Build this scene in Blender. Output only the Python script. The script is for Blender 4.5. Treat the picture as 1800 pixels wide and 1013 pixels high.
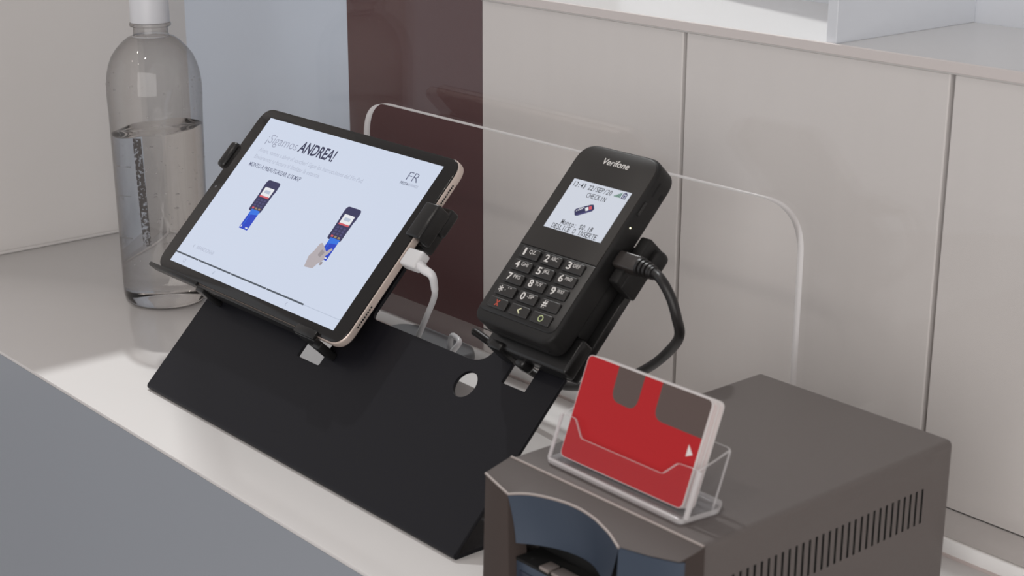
import bpy, bmesh, math, random
from mathutils import Vector, Matrix
random.seed(7)
for o in list(bpy.data.objects):
    bpy.data.objects.remove(o, do_unlink=True)
scene = bpy.context.scene
C = scene.collection
PI = math.pi

# ------------------------------------------------------------------ camera
YAW, PITCH, ROLL = 0.8611, -0.3044, 0.0026
fwd = Vector((-math.sin(YAW)*math.cos(PITCH), math.cos(YAW)*math.cos(PITCH), math.sin(PITCH)))
rgt = fwd.cross(Vector((0, 0, 1))).normalized()
upv = rgt.cross(fwd)
r2 = math.cos(ROLL)*rgt + math.sin(ROLL)*upv
u2 = -math.sin(ROLL)*rgt + math.cos(ROLL)*upv
cam_data = bpy.data.cameras.new('camera')
cam = bpy.data.objects.new('camera', cam_data)
C.objects.link(cam)
rotm = Matrix((r2, u2, -fwd)).transposed()
cam.matrix_world = Matrix.Translation((0.8831, -0.5241, 0.4326)) @ rotm.to_4x4()
cam_data.sensor_width = 36.0
cam_data.lens = 36.0*2850.35/1800.0
cam_data.clip_start = 0.01
cam_data.clip_end = 60
cam_data.dof.use_dof = True
cam_data.dof.focus_distance = 1.17
cam_data.dof.aperture_fstop = 17.0
scene.camera = cam

# ------------------------------------------------------------------ world, lights, exposure
world = bpy.data.worlds.new('world')
scene.world = world
world.use_nodes = True
bg = world.node_tree.nodes['Background']
bg.inputs[0].default_value = (1.0, 0.935, 0.91, 1)
bg.inputs[1].default_value = 0.36
scene.view_settings.view_transform = 'Standard'
scene.view_settings.look = 'None'
scene.view_settings.gamma = 1.0
scene.view_settings.use_curve_mapping = False
scene.view_settings.exposure = 0.0
scene.cycles.max_bounces = 12
scene.cycles.transmission_bounces = 10
scene.cycles.transparent_max_bounces = 24


def lamp(name, kind, loc, target, energy, color, **kw):
    d = bpy.data.lights.new(name, kind)
    d.energy = energy
    d.color = color
    for k, v in kw.items():
        setattr(d, k, v)
    o = bpy.data.objects.new(name, d)
    C.objects.link(o)
    o.location = loc
    o.rotation_euler = (Vector(target)-Vector(loc)).to_track_quat('-Z', 'Y').to_euler()
    return o


# ceiling spotlight behind the left partition: it lights the counter over the partition's and the panels' top edges
lamp('ceiling_spotlight', 'SPOT', (-2.27, 1.04, 3.30), (0.15, 0.06, 0.0), 455, (0.97, 0.985, 0.985),
     shadow_soft_size=0.055, spot_size=math.radians(60), spot_blend=0.3)
# row of small ceiling downlights over the guests' side
for i, (x, y) in enumerate([(0.25, -0.75), (-0.55, -0.75), (0.25, -1.7), (-0.55, -1.7)]):
    lamp('ceiling_downlight', 'SPOT', (x, y, 1.75), (x, y, 0), 7, (1.0, 0.93, 0.87),
         shadow_soft_size=0.045, spot_size=math.radians(120), spot_blend=0.8)
# daylight from the lobby's window wall, in front and to the left of the counter
lamp('window_daylight', 'AREA', (-2.8, -2.8, 0.55), (-0.2, 0.1, 0.1), 12, (0.80, 0.90, 1.0),
     shape='RECTANGLE', size=3.4, size_y=3.2)
# added soft fill from the right, raising the partition, printer side and wall panels
lamp('lobby_fill', 'AREA', (2.5, -2.7, 0.75), (0.0, 0.15, 0.1), 66, (1.0, 0.965, 0.94),
     shape='RECTANGLE', size=3.4, size_y=2.2)

# ------------------------------------------------------------------ materials
def lin(r, g, b):
    f = lambda c: (c/255/12.92) if c/255 <= 0.04045 else ((c/255+0.055)/1.055)**2.4
    return (f(r), f(g), f(b), 1)


def mat(name, col, rough=0.5, metal=0.0, spec=0.5, coat=0.0, noise=0.0, nscale=200, bump=0.0, stretch=None, emit=None, coat_rough=0.05):
    m = bpy.data.materials.new(name)
    m.use_nodes = True
    nt = m.node_tree
    b = nt.nodes['Principled BSDF']
    b.inputs['Base Color'].default_value = col
    b.inputs['Roughness'].default_value = rough
    b.inputs['Metallic'].default_value = metal
    b.inputs['Specular IOR Level'].default_value = spec
    b.inputs['Coat Weight'].default_value = coat
    b.inputs['Coat Roughness'].default_value = coat_rough
    if emit:
        b.inputs['Emission Color'].default_value = emit
        b.inputs['Emission Strength'].default_value = 1.0
    if noise or bump:
        tc = nt.nodes.new('ShaderNodeTexCoord')
        mp = nt.nodes.new('ShaderNodeMapping')
        if stretch:
            mp.inputs['Scale'].default_value = stretch
        nz = nt.nodes.new('ShaderNodeTexNoise')
        nz.inputs['Scale'].default_value = nscale
        nz.inputs['Detail'].default_value = 4
        nt.links.new(tc.outputs['Object'], mp.inputs['Vector'])
        nt.links.new(mp.outputs['Vector'], nz.inputs['Vector'])
        if noise:
            mx = nt.nodes.new('ShaderNodeMix')
            mx.data_type = 'RGBA'
            mx.inputs[6].default_value = tuple(c*(1-noise) for c in col[:3])+(1,)
            mx.inputs[7].default_value = tuple(min(1, c*(1+noise)) for c in col[:3])+(1,)
            nt.links.new(nz.outputs['Fac'], mx.inputs[0])
            nt.links.new(mx.outputs[2], b.inputs['Base Color'])
        if bump:
            bp = nt.nodes.new('ShaderNodeBump')
            bp.inputs['Strength'].default_value = bump
            bp.inputs['Distance'].default_value = 0.0004
            nt.links.new(nz.outputs['Fac'], bp.inputs['Height'])
            nt.links.new(bp.outputs['Normal'], b.inputs['Normal'])
    return m


def clear_mat(name, tint=(0.97, 0.97, 0.97, 1), edge_tint=None, ior=1.49, rough=0.02, haze=0.0):
    """thin clear plastic: transparent with Fresnel reflection, absorbing more where seen edge-on"""
    m = bpy.data.materials.new(name)
    m.use_nodes = True
    nt = m.node_tree
    for n in list(nt.nodes):
        nt.nodes.remove(n)
    out = nt.nodes.new('ShaderNodeOutputMaterial')
    tr = nt.nodes.new('ShaderNodeBsdfTransparent')
    gl = nt.nodes.new('ShaderNodeBsdfGlossy')
    gl.inputs['Roughness'].default_value = rough
    # Schlick reflection, the same from either side of the sheet
    f0 = ((ior-1)/(ior+1))**2
    lf = nt.nodes.new('ShaderNodeLayerWeight')
    lf.inputs['Blend'].default_value = 0.5
    pw = nt.nodes.new('ShaderNodeMath')
    pw.operation = 'POWER'
    pw.inputs[1].default_value = 5.0
    fr = nt.nodes.new('ShaderNodeMath')
    fr.operation = 'MULTIPLY_ADD'
    fr.inputs[1].default_value = 1-f0
    fr.inputs[2].default_value = f0
    nt.links.new(lf.outputs['Facing'], pw.inputs[0])
    nt.links.new(pw.outputs[0], fr.inputs[0])
    mx = nt.nodes.new('ShaderNodeMixShader')
    tr.inputs['Color'].default_value = tint
    if edge_tint:
        lw = nt.nodes.new('ShaderNodeLayerWeight')
        lw.inputs['Blend'].default_value = 0.35
        cm = nt.nodes.new('ShaderNodeMix')
        cm.data_type = 'RGBA'
        cm.inputs[6].default_value = tint
        cm.inputs[7].default_value = edge_tint
        nt.links.new(lw.outputs['Facing'], cm.inputs[0])
        nt.links.new(cm.outputs[2], tr.inputs['Color'])
    nt.links.new(fr.outputs[0], mx.inputs[0])
    nt.links.new(tr.outputs[0], mx.inputs[1])
    nt.links.new(gl.outputs[0], mx.inputs[2])
    last = mx
    if haze:
        df = nt.nodes.new('ShaderNodeBsdfDiffuse')
        df.inputs['Color'].default_value = (0.9, 0.88, 0.88, 1)
        tl = nt.nodes.new('ShaderNodeBsdfTranslucent')
        tl.inputs['Color'].default_value = (0.9, 0.88, 0.88, 1)
        ad = nt.nodes.new('ShaderNodeMixShader')
        ad.inputs[0].default_value = 0.5
        nt.links.new(df.outputs[0], ad.inputs[1])
        nt.links.new(tl.outputs[0], ad.inputs[2])
        m2 = nt.nodes.new('ShaderNodeMixShader')
        m2.inputs[0].default_value = haze
        nt.links.new(mx.outputs[0], m2.inputs[1])
        nt.links.new(ad.outputs[0], m2.inputs[2])
        last = m2
    nt.links.new(last.outputs[0], out.inputs[0])
    return m


def glass_mat(name, ior, col=(1, 1, 1, 1)):
    m = bpy.data.materials.new(name)
    m.use_nodes = True
    nt = m.node_tree
    for n in list(nt.nodes):
        nt.nodes.remove(n)
    out = nt.nodes.new('ShaderNodeOutputMaterial')
    g = nt.nodes.new('ShaderNodeBsdfGlass')
    g.inputs['IOR'].default_value = ior
    g.inputs['Roughness'].default_value = 0.0
    g.inputs['Color'].default_value = col
    nt.links.new(g.outputs[0], out.inputs[0])
    return m


def emit_mat(name, col, s=1.0):
    m = mat(name, (0.01, 0.01, 0.01, 1), rough=0.12, spec=0.4, emit=col)
    m.node_tree.nodes['Principled BSDF'].inputs['Emission Strength'].default_value = s
    return m


M = {}
M['counter'] = mat('counter_white', (0.69, 0.672, 0.662, 1), rough=0.17, spec=0.2, noise=0.012, nscale=6)
M['inner'] = mat('inner_worktop_steel', (0.74, 0.72, 0.71, 1), rough=0.14, metal=0.7)
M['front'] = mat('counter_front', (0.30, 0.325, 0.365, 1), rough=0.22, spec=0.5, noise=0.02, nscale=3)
M['wall'] = mat('wall_white', (0.60, 0.58, 0.565, 1), rough=0.35, noise=0.015, nscale=5)
M['panel'] = mat('panel_white', (0.775, 0.74, 0.72, 1), rough=0.4, noise=0.02, nscale=14, stretch=(6, 6, 0.5))
M['panel_blue'] = mat('panel_blue_grey', (0.66, 0.745, 0.87, 1), rough=0.35, noise=0.02, nscale=6)
M['panel_dark'] = mat('panel_maroon', (0.105, 0.047, 0.049, 1), rough=0.4, spec=0.3, noise=0.03, nscale=60)
M['groove'] = mat('groove_dark', (0.10, 0.095, 0.095, 1), rough=0.6)
M['shelf'] = mat('shelf_white', (0.80, 0.785, 0.77, 1), rough=0.25)
M['shelf_edge'] = mat('shelf_edge', (0.74, 0.68, 0.66, 1), rough=0.3)
M['divider'] = mat('divider_white', (0.78, 0.81, 0.86, 1), rough=0.3)
M['skirting'] = mat('skirting_white', (0.93, 0.925, 0.92, 1), rough=0.2)
M['seal'] = mat('seal_pink_grey', (0.60, 0.52, 0.50, 1), rough=0.5)
M['floor'] = mat('floor_stone', (0.34, 0.33, 0.33, 1), rough=0.3, noise=0.08, nscale=4)
M['black'] = mat('powder_black', (0.0095, 0.0094, 0.0128, 1), rough=0.42, spec=0.25, bump=0.06, nscale=2600)
M['blackp'] = mat('plastic_black', (0.010, 0.0098, 0.010, 1), rough=0.28, spec=0.5)
M['blackm'] = mat('plastic_black_matte', (0.014, 0.0135, 0.0135, 1), rough=0.5, spec=0.3, bump=0.04, nscale=3000)
M['glassblack'] = mat('glass_black', (0.014, 0.013, 0.013, 1), rough=0.1, spec=0.4)
M['termface'] = mat('terminal_face', (0.026, 0.0235, 0.022, 1), rough=0.38, spec=0.35)
M['gold'] = mat('frame_gold', (0.72, 0.61, 0.55, 1), rough=0.38, metal=0.45)
M['hole'] = mat('hole_shade', (0.004, 0.004, 0.004, 1), rough=0.8)  # black stands in for the shade inside holes, slots and vents
M['screen'] = emit_mat('tablet_screen_light', lin(202, 211, 229), 1.0)
M['tscreen'] = emit_mat('terminal_screen_light', lin(203, 208, 219), 1.0)
M['ink_navy'] = emit_mat('ink_navy', lin(45, 50, 82), 0.9)
M['ink_black'] = emit_mat('ink_black', lin(28, 28, 38), 0.6)
M['ink_grey'] = emit_mat('ink_grey', lin(150, 156, 176), 1.0)
M['ink_grey2'] = emit_mat('ink_grey_light', lin(172, 179, 198), 1.0)
M['ink_grey3'] = emit_mat('ink_grey_dark', lin(88, 94, 120), 1.0)
M['px_navy'] = emit_mat('pixel_navy', lin(44, 44, 84), 1.0)
M['px_navy2'] = emit_mat('pixel_navy_light', lin(68, 66, 112), 1.0)
M['px_blue'] = emit_mat('pixel_blue', lin(26, 62, 190), 1.0)
M['px_blue2'] = emit_mat('pixel_blue_light', lin(40, 110, 220), 1.0)
M['px_white'] = emit_mat('pixel_white', lin(226, 228, 232), 1.0)
M['px_red'] = emit_mat('pixel_red', lin(200, 84, 96), 1.0)
M['px_skin'] = emit_mat('pixel_hand', lin(176, 168, 172), 1.0)
M['px_skin2'] = emit_mat('pixel_hand_shade', lin(150, 142, 146), 1.0)
M['px_green'] = emit_mat('pixel_green', lin(50, 112, 84), 1.0)
M['px_gold'] = emit_mat('pixel_gold', lin(150, 128, 96), 1.0)
M['px_bar'] = emit_mat('pixel_bar', lin(74, 82, 92), 1.0)
M['px_line'] = emit_mat('pixel_line', lin(180, 190, 208), 1.0)
M['print_white'] = mat('print_white', (0.75, 0.73, 0.71, 1), rough=0.5)
M['print_red'] = mat('print_red', (0.55, 0.085, 0.05, 1), rough=0.5)
M['print_green'] = mat('print_green', (0.62, 0.72, 0.36, 1), rough=0.5)
M['print_cream'] = mat('print_cream', (0.78, 0.78, 0.52, 1), rough=0.5)
M['key'] = mat('key_rubber', (0.020, 0.0185, 0.018, 1), rough=0.33, spec=0.6)
M['led'] = emit_mat('status_light_glow', (1.0, 0.93, 0.55, 1), 4.0)
M['cable_white'] = mat('cable_white', (0.74, 0.74, 0.76, 1), rough=0.35)
M['plug_white'] = mat('plug_white', (0.66, 0.66, 0.67, 1), rough=0.35)
M['cable_black'] = mat('cable_black', (0.014, 0.013, 0.013, 1), rough=0.4)
M['plug_black'] = mat('plug_black', (0.035, 0.030, 0.028, 1), rough=0.3)
M['puck'] = mat('puck_grey', (0.13, 0.135, 0.145, 1), rough=0.5)
M['printer'] = mat('printer_graphite', (0.140, 0.122, 0.116, 1), rough=0.45, metal=0.15, spec=0.4, noise=0.10, nscale=1500, bump=0.05)
M['bezel'] = mat('printer_bezel', (0.066, 0.051, 0.046, 1), rough=0.55, metal=0.0, spec=0.15, noise=0.14, nscale=2200, bump=0.06)
M['bezel_glint'] = mat('printer_bezel_glint', (0.33, 0.285, 0.265, 1), rough=0.45, spec=0.4)  # pale colour for the painted highlight on the bezel edges
M['navy'] = mat('printer_navy', (0.056, 0.076, 0.112, 1), rough=0.38, metal=0.2, noise=0.12, nscale=2200, bump=0.06)
M['navy2'] = mat('printer_label', (0.030, 0.036, 0.062, 1), rough=0.3)
M['roller'] = mat('roller_metal', (0.34, 0.29, 0.265, 1), rough=0.35, metal=0.5)
M['red'] = mat('card_red', (0.46, 0.015, 0.019, 1), rough=0.45, spec=0.25, noise=0.06, nscale=900)
M['brown'] = mat('card_brown', (0.098, 0.066, 0.058, 1), rough=0.38, noise=0.06, nscale=900)
M['cardwhite'] = mat('card_white', (0.76, 0.72, 0.71, 1), rough=0.35)
M['clear'] = clear_mat('clear_glass', (0.965, 0.965, 0.965, 1), ior=1.40)
M['clear_edge'] = clear_mat('clear_acrylic_edge', (0.95, 0.93, 0.93, 1), haze=0.88, rough=0.15)
M['holder'] = clear_mat('clear_holder', (0.985, 0.985, 0.985, 1), (0.94, 0.94, 0.95, 1), ior=1.25, rough=0.04, haze=0.0)
M['holder_edge'] = clear_mat('clear_holder_edge', (0.93, 0.93, 0.94, 1), haze=0.68, rough=0.10)  # milky white stands in for the highlights along the clear rims
M['holder_foot'] = clear_mat('clear_holder_foot', (0.90, 0.90, 0.91, 1), haze=0.22, rough=0.08)
M['bottle'] = clear_mat('bottle_plastic', (0.97, 0.965, 0.96, 1), (0.50, 0.48, 0.47, 1), ior=1.5, rough=0.03)
M['water'] = glass_mat('water', 1.33, (0.985, 0.98, 0.975, 1))
M['cap'] = mat('cap_white', (0.62, 0.63, 0.66, 1), rough=0.4)
M['bubble'] = clear_mat('bubble', (0.95, 0.95, 0.95, 1), (0.75, 0.74, 0.73, 1), ior=1.6, haze=0.14)

ms = mat('strip_speckle', (0.060, 0.054, 0.053, 1), rough=0.5)
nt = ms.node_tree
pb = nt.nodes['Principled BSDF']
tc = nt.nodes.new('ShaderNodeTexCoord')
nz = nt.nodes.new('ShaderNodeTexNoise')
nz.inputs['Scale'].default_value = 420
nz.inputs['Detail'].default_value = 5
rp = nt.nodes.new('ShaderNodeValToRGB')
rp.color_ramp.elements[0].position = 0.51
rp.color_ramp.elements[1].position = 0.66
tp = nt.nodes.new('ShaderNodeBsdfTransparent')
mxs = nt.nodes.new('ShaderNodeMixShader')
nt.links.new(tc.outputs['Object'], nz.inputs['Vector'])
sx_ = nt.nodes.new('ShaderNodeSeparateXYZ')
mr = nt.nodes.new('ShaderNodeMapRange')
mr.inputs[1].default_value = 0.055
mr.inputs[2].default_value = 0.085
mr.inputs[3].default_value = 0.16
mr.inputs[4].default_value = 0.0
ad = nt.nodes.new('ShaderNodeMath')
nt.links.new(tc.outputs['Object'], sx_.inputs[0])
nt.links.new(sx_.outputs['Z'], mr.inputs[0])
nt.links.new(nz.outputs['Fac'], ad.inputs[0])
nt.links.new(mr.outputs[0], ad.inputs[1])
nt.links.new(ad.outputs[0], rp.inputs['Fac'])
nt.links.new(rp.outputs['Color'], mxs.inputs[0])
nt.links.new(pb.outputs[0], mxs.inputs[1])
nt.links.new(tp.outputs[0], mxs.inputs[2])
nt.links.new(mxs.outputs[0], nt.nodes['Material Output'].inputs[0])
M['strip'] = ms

# ------------------------------------------------------------------ helpers
def link(name, me, m=None, parent=None, loc=(0, 0, 0), rot=(0, 0, 0), smooth=None):
    o = bpy.data.objects.new(name, me)
    C.objects.link(o)
    o.location = loc
    o.rotation_euler = rot
    if parent:
        o.parent = parent
    if m is not None:
        ms = m if isinstance(m, (list, tuple)) else [m]
        me.materials.clear()
        for x in ms:
            me.materials.append(M[x])
    if smooth is not None:
        me.shade_smooth()
        me.set_sharp_from_angle(angle=math.radians(smooth))
    return o


def thing(name, label, cat, loc=(0, 0, 0), rot=(0, 0, 0), group=None):
    o = bpy.data.objects.new(name, None)
    o.empty_display_size = 0.02
    C.objects.link(o)
    o.location = loc
    o.rotation_euler = rot
    o['label'] = label
    o['category'] = cat
    if group:
        o['group'] = group
    return o


def struct(o, label=None, cat=None):
    o['kind'] = 'structure'
    if label:
        o['label'] = label
    if cat:
        o['category'] = cat
    return o


def bm_mesh(bm, name):
    me = bpy.data.meshes.new(name)
    bm.normal_update()
    bm.to_mesh(me)
    bm.free()
    return me


def rbox(name, lo, hi, m, parent=None, bev=0.0, seg=2, smooth=35, **kw):
    bm = bmesh.new()
    bmesh.ops.create_cube(bm, size=1)
    for v in bm.verts:
        v.co = Vector([lo[i] if v.co[i] < 0 else hi[i] for i in range(3)])
    if bev:
        bmesh.ops.bevel(bm, geom=bm.edges[:], offset=bev, segments=seg, profile=0.5, affect='EDGES', clamp_overlap=True)
    return link(name, bm_mesh(bm, name), m, parent, smooth=smooth if bev else None, **kw)


def eval_mesh(data, name):
    t = bpy.data.objects.new('tmp', data)
    C.objects.link(t)
    dg = bpy.context.evaluated_depsgraph_get()
    dg.update()
    me = bpy.data.meshes.new_from_object(t.evaluated_get(dg), depsgraph=dg)
    me.name = name
    bpy.data.objects.remove(t, do_unlink=True)
    return me


def rpoly(pts, r, seg=5):
    """round the corners of a polygon; r is one radius or a list"""
    out = []
    n = len(pts)
    for i in range(n):
        p = Vector(pts[i]); a = Vector(pts[i-1]); b = Vector(pts[(i+1) % n])
        ri = r[i] if isinstance(r, (list, tuple)) else r
        if ri <= 0:
            out.append(tuple(p)); continue
        da = (a-p).normalized(); db = (b-p).normalized()
        ang = da.angle(db)
        d = min(ri/math.tan(ang/2), (a-p).length*0.49, (b-p).length*0.49)
        p0 = p+da*d; p1 = p+db*d
        for k in range(seg+1):
            t = k/seg
            out.append(tuple(p0*(1-t)**2+p*2*t*(1-t)+p1*t*t))
    return out


def rrect(x0, y0, x1, y1, r, seg=6):
    return rpoly([(x0, y0), (x1, y0), (x1, y1), (x0, y1)], r, seg)


def circle(cx, cy, r, n=32):
    return [(cx+r*math.cos(2*PI*k/n), cy+r*math.sin(2*PI*k/n)) for k in range(n)]


def plate_mesh(name, loops, z0, z1, bev=0.0, bseg=1):
    cu = bpy.data.curves.new(name, 'CURVE')
    cu.dimensions = '2D'
    cu.fill_mode = 'BOTH'
    for lp in loops:
        s = cu.splines.new('POLY')
        s.points.add(len(lp)-1)
        for q, p in zip(s.points, lp):
            q.co = (p[0], p[1], 0, 1)
        s.use_cyclic_u = True
    h = (z1-z0)/2
    if h > 0:
        cu.extrude = max(h-bev, 1e-5)
        cu.bevel_depth = bev
        cu.bevel_resolution = bseg
        cu.offset = -bev
    me = eval_mesh(cu, name)
    bpy.data.curves.remove(cu)
    zc = (z0+z1)/2
    for v in me.vertices:
        v.co.z += zc
    bm = bmesh.new()
    bm.from_mesh(me)
    bmesh.ops.remove_doubles(bm, verts=bm.verts[:], dist=1e-6)
    bm.to_mesh(me)
    bm.free()
    return me


def plate(name, loops, z0, z1, m, parent=None, bev=0.0, bseg=1, smooth=35, edge=None, **kw):
    me = plate_mesh(name, loops, z0, z1, bev, bseg)
    o = link(name, me, [m, edge] if edge else m, parent, smooth=smooth, **kw)
    for p in me.polygons:
        p.material_index = 1 if (edge and abs(p.normal.z) < 0.9) else 0
    return o


def tube(name, pts, r, m, parent=None, res=10, n=8, **kw):
    """smooth tube along Catmull-Rom samples of pts"""
    P = [Vector(p) for p in pts]
    S = []
    for i in range(len(P)-1):
        p0 = P[max(i-1, 0)]; p1 = P[i]; p2 = P[i+1]; p3 = P[min(i+2, len(P)-1)]
        for k in range(n):
            t = k/n
            S.append(0.5*((2*p1)+(p2-p0)*t+(2*p0-5*p1+4*p2-p3)*t*t+(3*p1-p0-3*p2+p3)*t**3))
    S.append(P[-1])
    bm = bmesh.new()
    rings = []
    ref = Vector((0.3, 0.2, 1)).normalized()
    for i, s in enumerate(S):
        t = (S[min(i+1, len(S)-1)]-S[max(i-1, 0)]).normalized()
        a = (ref-t*ref.dot(t)).normalized()
        ref = a
        b = t.cross(a)
        rr = r(i/(len(S)-1)) if callable(r) else r
        rings.append([bm.verts.new(s+rr*(math.cos(2*PI*k/res)*a+math.sin(2*PI*k/res)*b)) for k in range(res)])
    for i in range(len(rings)-1):
        for k in range(res):
            bm.faces.new((rings[i][k], rings[i][(k+1) % res], rings[i+1][(k+1) % res], rings[i+1][k]))
    bm.faces.new(rings[0][::-1])
    bm.faces.new(rings[-1])
    return link(name, bm_mesh(bm, name), m, parent, smooth=50, **kw)


def lathe(name, prof, m, parent=None, n=64, closed=False, smooth=40, **kw):
    bm = bmesh.new()
    rings = []
    for r, z in prof:
        if r < 1e-6:
            rings.append([bm.verts.new((0, 0, z))])
        else:
            rings.append([bm.verts.new((r*math.cos(2*PI*k/n), r*math.sin(2*PI*k/n), z)) for k in range(n)])
    for i in range(len(rings)-1):
        A, B = rings[i], rings[i+1]
        for k in range(n):
            if len(A) == 1 and len(B) == 1:
                continue
            if len(A) == 1:
                bm.faces.new((A[0], B[(k+1) % n], B[k]))
            elif len(B) == 1:
                bm.faces.new((A[k], A[(k+1) % n], B[0]))
            else:
                bm.faces.new((A[k], A[(k+1) % n], B[(k+1) % n], B[k]))
    bmesh.ops.recalc_face_normals(bm, faces=bm.faces[:])
    return link(name, bm_mesh(bm, name), m, parent, smooth=smooth, **kw)


_glyph = {}


def text_mesh(s, offset=0.0):
    key = (s, offset)
    if key in _glyph:
        return _glyph[key].copy()
    cu = bpy.data.curves.new('text', 'FONT')
    cu.body = s
    cu.size = 1.0
    cu.offset = offset
    cu.resolution_u = 3
    cu.fill_mode = 'FRONT'
    me = eval_mesh(cu, 'text')
    bpy.data.curves.remove(cu)
    _glyph[key] = me
    return me.copy()


CAP = max(v.co.y for v in text_mesh('H').vertices)


def text(name, s, x0, x1, base, cap, z, m, parent, offset=0.0, shear=0.0, mono=False, **kw):
    """flat lettering fitted between x0 and x1 on a baseline"""
    if mono:
        cell = (x1-x0)/len(s)
        bm = bmesh.new()
        for i, ch in enumerate(s):
            if ch == ' ':
                continue
            g = text_mesh(ch, offset)
            xs = [v.co.x for v in g.vertices]
            w = max(xs)-min(xs)
            sc = min(cell*0.84/max(w, 1e-4), cap/CAP*0.95)
            cx = (max(xs)+min(xs))/2
            for v in g.vertices:
                v.co.x = x0+cell*(i+0.5)+(v.co.x-cx)*sc
                v.co.y = base+v.co.y*cap/CAP
                v.co.z = z
            bm.from_mesh(g)
            bpy.data.meshes.remove(g)
        me = bm_mesh(bm, name)
    else:
        me = text_mesh(s, offset)
        me.name = name
        xs = [v.co.x for v in me.vertices]
        a, b = min(xs), max(xs)
        for v in me.vertices:
            y = v.co.y*cap/CAP
            v.co.x = x0+(v.co.x-a)/(b-a)*(x1-x0)+shear*y
            v.co.y = base+y
            v.co.z = z
    return link(name, me, m, parent, **kw)


# ------------------------------------------------------------------ measured layout (metres, counter top = z 0)
AL = 0.7978                      # slope of the stand's face plate
YB = 0.229                       # glass screen
XL = -0.5562                     # left partition
D = Vector((0, math.cos(AL), math.sin(AL)))
N = Vector((0, -math.sin(AL), math.cos(AL)))


def S(x, w, n):
    return Vector((x, 0, 0))+w*D+n*N


TILT = (AL, 0, 0)
Z_FLOOR = -1.05

# ------------------------------------------------------------------ structure
struct(rbox('floor', (-3, -4, Z_FLOOR-0.05), (3, 0.6, Z_FLOOR), 'floor'), 'grey stone floor in front of the counter', 'floor')
wl = struct(rbox('wall_left', (XL-0.03, -0.10, Z_FLOOR), (XL, 0.90, 0.53), 'wall', bev=0.002), 'white side partition at the left end of the counter', 'wall')

YW = 0.283                       # panelled wall behind the glass
TOPZ = 0.2690
GR = 0.0016
wb = struct(rbox('wall_back', (XL-0.03, YW+0.012, Z_FLOOR), (1.4, YW+0.03, TOPZ), 'groove'), 'panelled wall behind the glass screen', 'wall')
rbox('panel', (XL, YW, -0.0002), (-0.2760, YW+0.012, TOPZ+0.007), 'panel_blue', wb)['label'] = 'pale blue grey panel'
rbox('panel', (-0.2760, YW, -0.0002), (-0.0933, YW+0.012, TOPZ+0.007), 'panel_dark', wb)['label'] = 'dark maroon panel'
for a, b in ((-0.0933, 0.1232-GR), (0.1232+GR, 0.3375-GR), (0.3375+GR, 0.58-GR), (0.58+GR, 1.4)):
    rbox('panel', (a, YW, -0.0002), (b, YW+0.012, TOPZ), 'panel', wb, bev=0.0008, seg=1)
struct(rbox('trim_1', (XL, -0.044, 0), (XL+0.003, YB, 0.003), 'wall', bev=0.0012), 'thin white bead where the counter meets the left partition', 'trim')

# open white shelf above the panels
sh = thing('wall_shelf', 'white open shelf with an upright divider above the grey wall panels', 'shelf', (0.6, YW, TOPZ))


def shp(name, lo, hi, m, bev=0.0005):
    off = Vector((0.6, YW, TOPZ))
    return rbox(name, Vector(lo)-off, Vector(hi)-off, m, sh, bev=bev, seg=1)


shp('shelf_board', (-0.0933, YW-0.002, TOPZ), (1.4, 0.431, 0.2760), 'shelf')
shp('front_edge', (-0.0933, YW-0.0036, TOPZ+0.001), (1.4, YW-0.0018, 0.2768), 'shelf_edge')
shp('divider', (0.2433, YW, 0.2760), (0.2512, 0.431, 0.56), 'divider')
shp('back_board', (-0.0933, 0.431, 0.26), (1.4, 0.445, 0.62), 'divider')

# ------------------------------------------------------------------ counter
ct = thing('reception_counter', 'white glossy reception counter with pale blue grey front', 'counter', (0.2, 0.08, Z_FLOOR))


def ctp(name, lo, hi, m, bev):
    off = Vector((0.2, 0.08, Z_FLOOR))
    return rbox(name, Vector(lo)-off, Vector(hi)-off, m, ct, bev=bev)


ctp('worktop', (XL, -0.0443, -0.0030), (1.4, 0.2490, 0.0), 'counter', 0.0008)
ctp('inner_worktop', (XL, 0.2490, -0.02), (1.4, YW, -0.0002), 'inner', 0.0)
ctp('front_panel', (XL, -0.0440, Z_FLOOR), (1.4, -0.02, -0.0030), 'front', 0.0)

# ------------------------------------------------------------------ glass screen with a pass-through opening
gs = thing('glass_screen', 'clear glass screen with a rounded pass-through opening behind the tablet stand', 'glass screen', (0.4, 0.232, 0))
gx0, gx1 = XL-0.403, 1.38-0.4
GB = 0.0002
oL, oR, oT = -0.1792-0.4, 0.2742-0.4, 0.1850
arc = rpoly([(oL, GB), (oL, oT), (oR, oT), (oR, GB)], [0, 0.031, 0.031, 0], 14)
sheet = [(gx0, GB)]+arc+[(gx1, GB), (gx1, 0.85), (gx0, 0.85)]
plate('pane', [sheet], -0.0030, 0.0030, 'clear', gs, edge='clear_edge', smooth=None, rot=(PI/2, 0, 0))
rbox('base_rail', (-0.25-0.4, -0.0055, 0.0), (gx1, -0.0031, 0.0105), 'skirting', gs, bev=0.0005)
rbox('base_rail', (-0.25-0.4, 0.0031, 0.0), (gx1, 0.0055, 0.0040), 'skirting', gs, bev=0.0005)
rbox('base_seal', (-0.25-0.4, -0.0064, 0.0), (gx1, -0.0054, 0.0018), 'seal', gs)

# ------------------------------------------------------------------ tablet stand (folded steel)
st = thing('tablet_stand', 'black folded steel stand holding the tablet and the card terminal', 'stand', (0.036, 0.03, 0))
so = Vector((0.036, 0.03, 0))


def stl(v):
    return Vector(v)-so


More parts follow.
